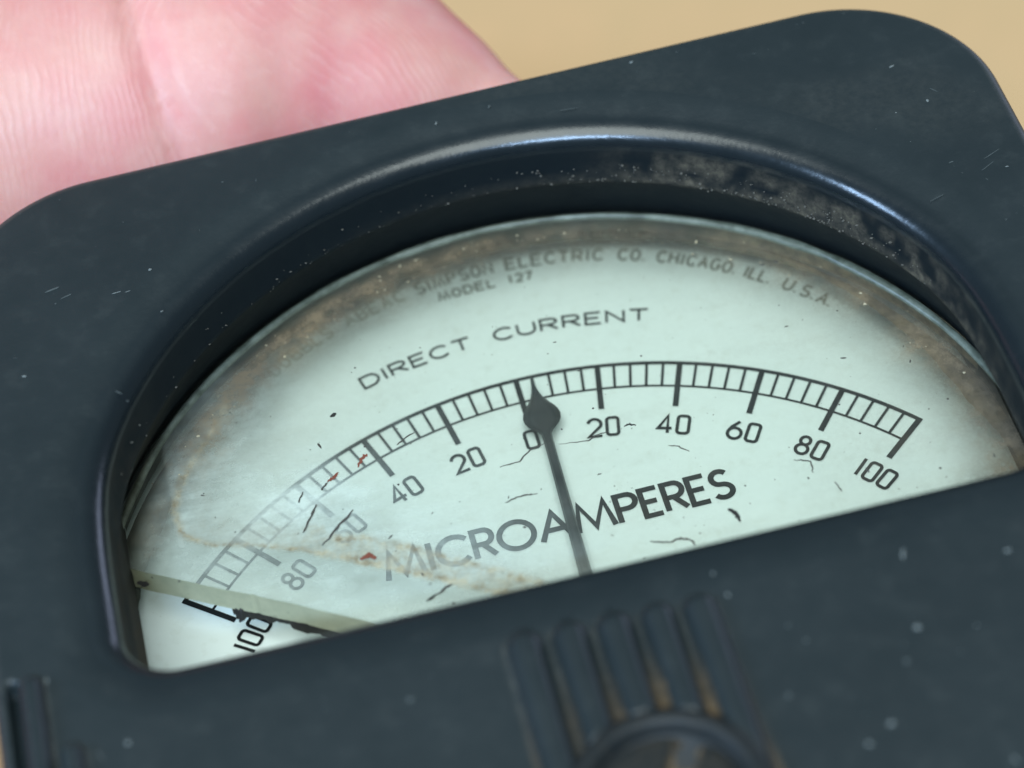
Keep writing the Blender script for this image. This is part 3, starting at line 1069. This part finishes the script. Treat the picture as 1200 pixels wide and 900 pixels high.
# ------------------------------------------------------------------ hand
def tube(V, F, pts_, rad_, flat=1.0, n=28):
    """swept limb with round ends"""
    P = [Vector(p) for p in pts_]
    # catmull-rom resample
    Q, RR = [], []
    E = [P[0] * 2 - P[1]] + P + [P[-1] * 2 - P[-2]]
    Er = [rad_[0]] + list(rad_) + [rad_[-1]]
    for i in range(1, len(E) - 2):
        for t in np.linspace(0, 1, 14)[:-1]:
            f = lambda a, b, c, d: 0.5 * ((2 * b) + (c - a) * t + (2 * a - 5 * b + 4 * c - d) * t * t + (3 * b - a - 3 * c + d) * t ** 3)
            Q.append(f(E[i - 1], E[i], E[i + 1], E[i + 2]))
            RR.append(f(Er[i - 1], Er[i], Er[i + 1], Er[i + 2]))
    Q.append(P[-1])
    RR.append(rad_[-1])
    rows = []
    d0 = (Q[1] - Q[0]).normalized()
    d1 = (Q[-1] - Q[-2]).normalized()
    for a in np.linspace(80, 10, 6):
        rows.append((Q[0] - d0 * RR[0] * math.sin(rad(a)), RR[0] * math.cos(rad(a)), d0))
    for i in range(len(Q)):
        d = (Q[min(i + 1, len(Q) - 1)] - Q[max(i - 1, 0)]).normalized()
        rows.append((Q[i], RR[i], d))
    for a in np.linspace(10, 80, 6):
        rows.append((Q[-1] + d1 * RR[-1] * math.sin(rad(a)), RR[-1] * math.cos(rad(a)), d1))
    b0 = len(V)
    for c, r, d in rows:
        u = d.cross(Vector((0, 0, 1))).normalized()
        v = u.cross(d).normalized()
        for k in range(n):
            a = 2 * math.pi * k / n
            V.append(tuple(c + u * (r * math.cos(a)) + v * (r * flat * math.sin(a))))
    for q in range(len(rows) - 1):
        for k in range(n):
            k2 = (k + 1) % n
            F.append((b0 + q * n + k, b0 + q * n + k2, b0 + (q + 1) * n + k2, b0 + (q + 1) * n + k))
    F.append(tuple(b0 + k for k in reversed(range(n))))
    F.append(tuple(b0 + (len(rows) - 1) * n + k for k in range(n)))


def build_hand():
    V, F = [], []
    # index finger along the far edge of the case, its tip to the right
    tube(V, F, [(-2.75, 1.45, -0.05), (-2.0, 1.80, 0.26), (-1.42, 1.90, 0.30), (-1.0, 1.89, 0.22), (-0.66, 1.885, 0.19), (-0.62, 1.883, 0.19), (-0.55, 1.88, 0.19), (-0.33, 1.85, 0.19), (-0.17, 1.785, 0.19), (-0.045, 1.705, 0.19), (0.06, 1.64, 0.19), (0.12, 1.595, 0.19)],
         [0.44, 0.42, 0.43, 0.43, 0.425, 0.412, 0.42, 0.395, 0.325, 0.24, 0.16, 0.10], 0.98, 44)
    # thumb along the near edge
    tube(V, F, [(-4.1, -0.1, -0.2), (-3.1, -0.95, -0.05), (-2.3, -1.28, 0.15), (-1.85, -1.27, 0.2), (-1.3, -1.17, 0.2), (-0.95, -1.13, 0.2)],
         [0.55, 0.46, 0.36, 0.35, 0.34, 0.27])
    # palm and the other fingers, curled below the meter
    tube(V, F, [(-2.9, 1.15, -0.1), (-4.5, 0.9, -0.25)], [0.42, 0.5])
    tube(V, F, [(-2.9, 0.62, -0.2), (-4.6, 0.55, -0.3)], [0.44, 0.55])
    tube(V, F, [(-3.0, 0.1, -0.25), (-4.6, 0.2, -0.3)], [0.44, 0.52])
    tube(V, F, [(-3.1, -0.35, -0.25), (-4.5, -0.05, -0.3)], [0.42, 0.5])
    tube(V, F, [(-4.4, 0.45, -0.28), (-5.6, 0.30, -0.25), (-8.0, 0.0, -0.2)], [0.80, 0.74, 0.95], 0.75, 40)
    for y, L in ((0.75, 1.0), (0.15, 0.92), (-0.42, 0.78)):
        tube(V, F, [(-2.95, y, -0.2), (-2.1, y + 0.04, -0.55), (-1.75 - 0.1 * (1 - L), y + 0.05, -1.15), (-2.05, y + 0.05, -1.5), (-2.45, y + 0.04, -1.5)],
             [0.40, 0.345, 0.32, 0.30, 0.25])
    me = bpy.data.meshes.new('hand_cage')
    me.from_pydata([tuple(c * S for c in v) for v in V], [], F)
    tmp = bpy.data.objects.new('hand_cage', me)
    COL.objects.link(tmp)
    m = tmp.modifiers.new('remesh', 'REMESH')
    m.mode = 'VOXEL'
    m.voxel_size = 0.0009
    m.use_smooth_shade = True
    s = tmp.modifiers.new('smooth', 'SMOOTH')
    s.factor, s.iterations = 0.5, 8
    dg = bpy.context.evaluated_depsgraph_get()
    res = bpy.data.meshes.new_from_object(tmp.evaluated_get(dg))
    bpy.data.objects.remove(tmp)
    # skin crease below the finger tip
    co = np.zeros(len(res.vertices) * 3)
    res.vertices.foreach_get('co', co)
    co = co.reshape(-1, 3) / S
    no = np.zeros(len(res.vertices) * 3)
    res.vertices.foreach_get('normal', no)
    no = no.reshape(-1, 3)
    xx = co[:, 0] + 0.10 * (co[:, 1] - 1.75)
    dep = 0.018 * np.exp(-((xx + 0.60) / 0.022) ** 2) + 0.010 * np.exp(-((xx + 1.36) / 0.02) ** 2)
    dep = np.where((co[:, 1] > 1.3) & (co[:, 0] > -1.9), dep, 0)
    # the pad is pressed flat where it meets the case
    near = (co[:, 0] > -1.3) & (co[:, 0] < 0.6) & (co[:, 1] > 1.1) & (co[:, 2] > -0.06) & (co[:, 2] < 0.60)
    lim = 1.470 - 0.30 * np.clip(np.abs(co[:, 0]) - 0.85, 0, 0.4) ** 1.5
    flat = np.where(near, np.clip(lim - co[:, 1], 0, 0.5), 0)
    co = co - no * dep[:, None]
    co[:, 1] += flat
    res.vertices.foreach_set('co', (co * S).ravel())
    res.name = 'hand'
    res.materials.clear()
    res.materials.append(M_SKIN)
    res.polygons.foreach_set('use_smooth', np.full(len(res.polygons), True))
    res.update()
    o = bpy.data.objects.new('hand', res)
    COL.objects.link(o)
    o.location = (0, 0, H0)
    o['label'] = 'pink bare finger of a hand gripping the far edge of the black meter'
    o['category'] = 'hand'
    return o


hand = build_hand()
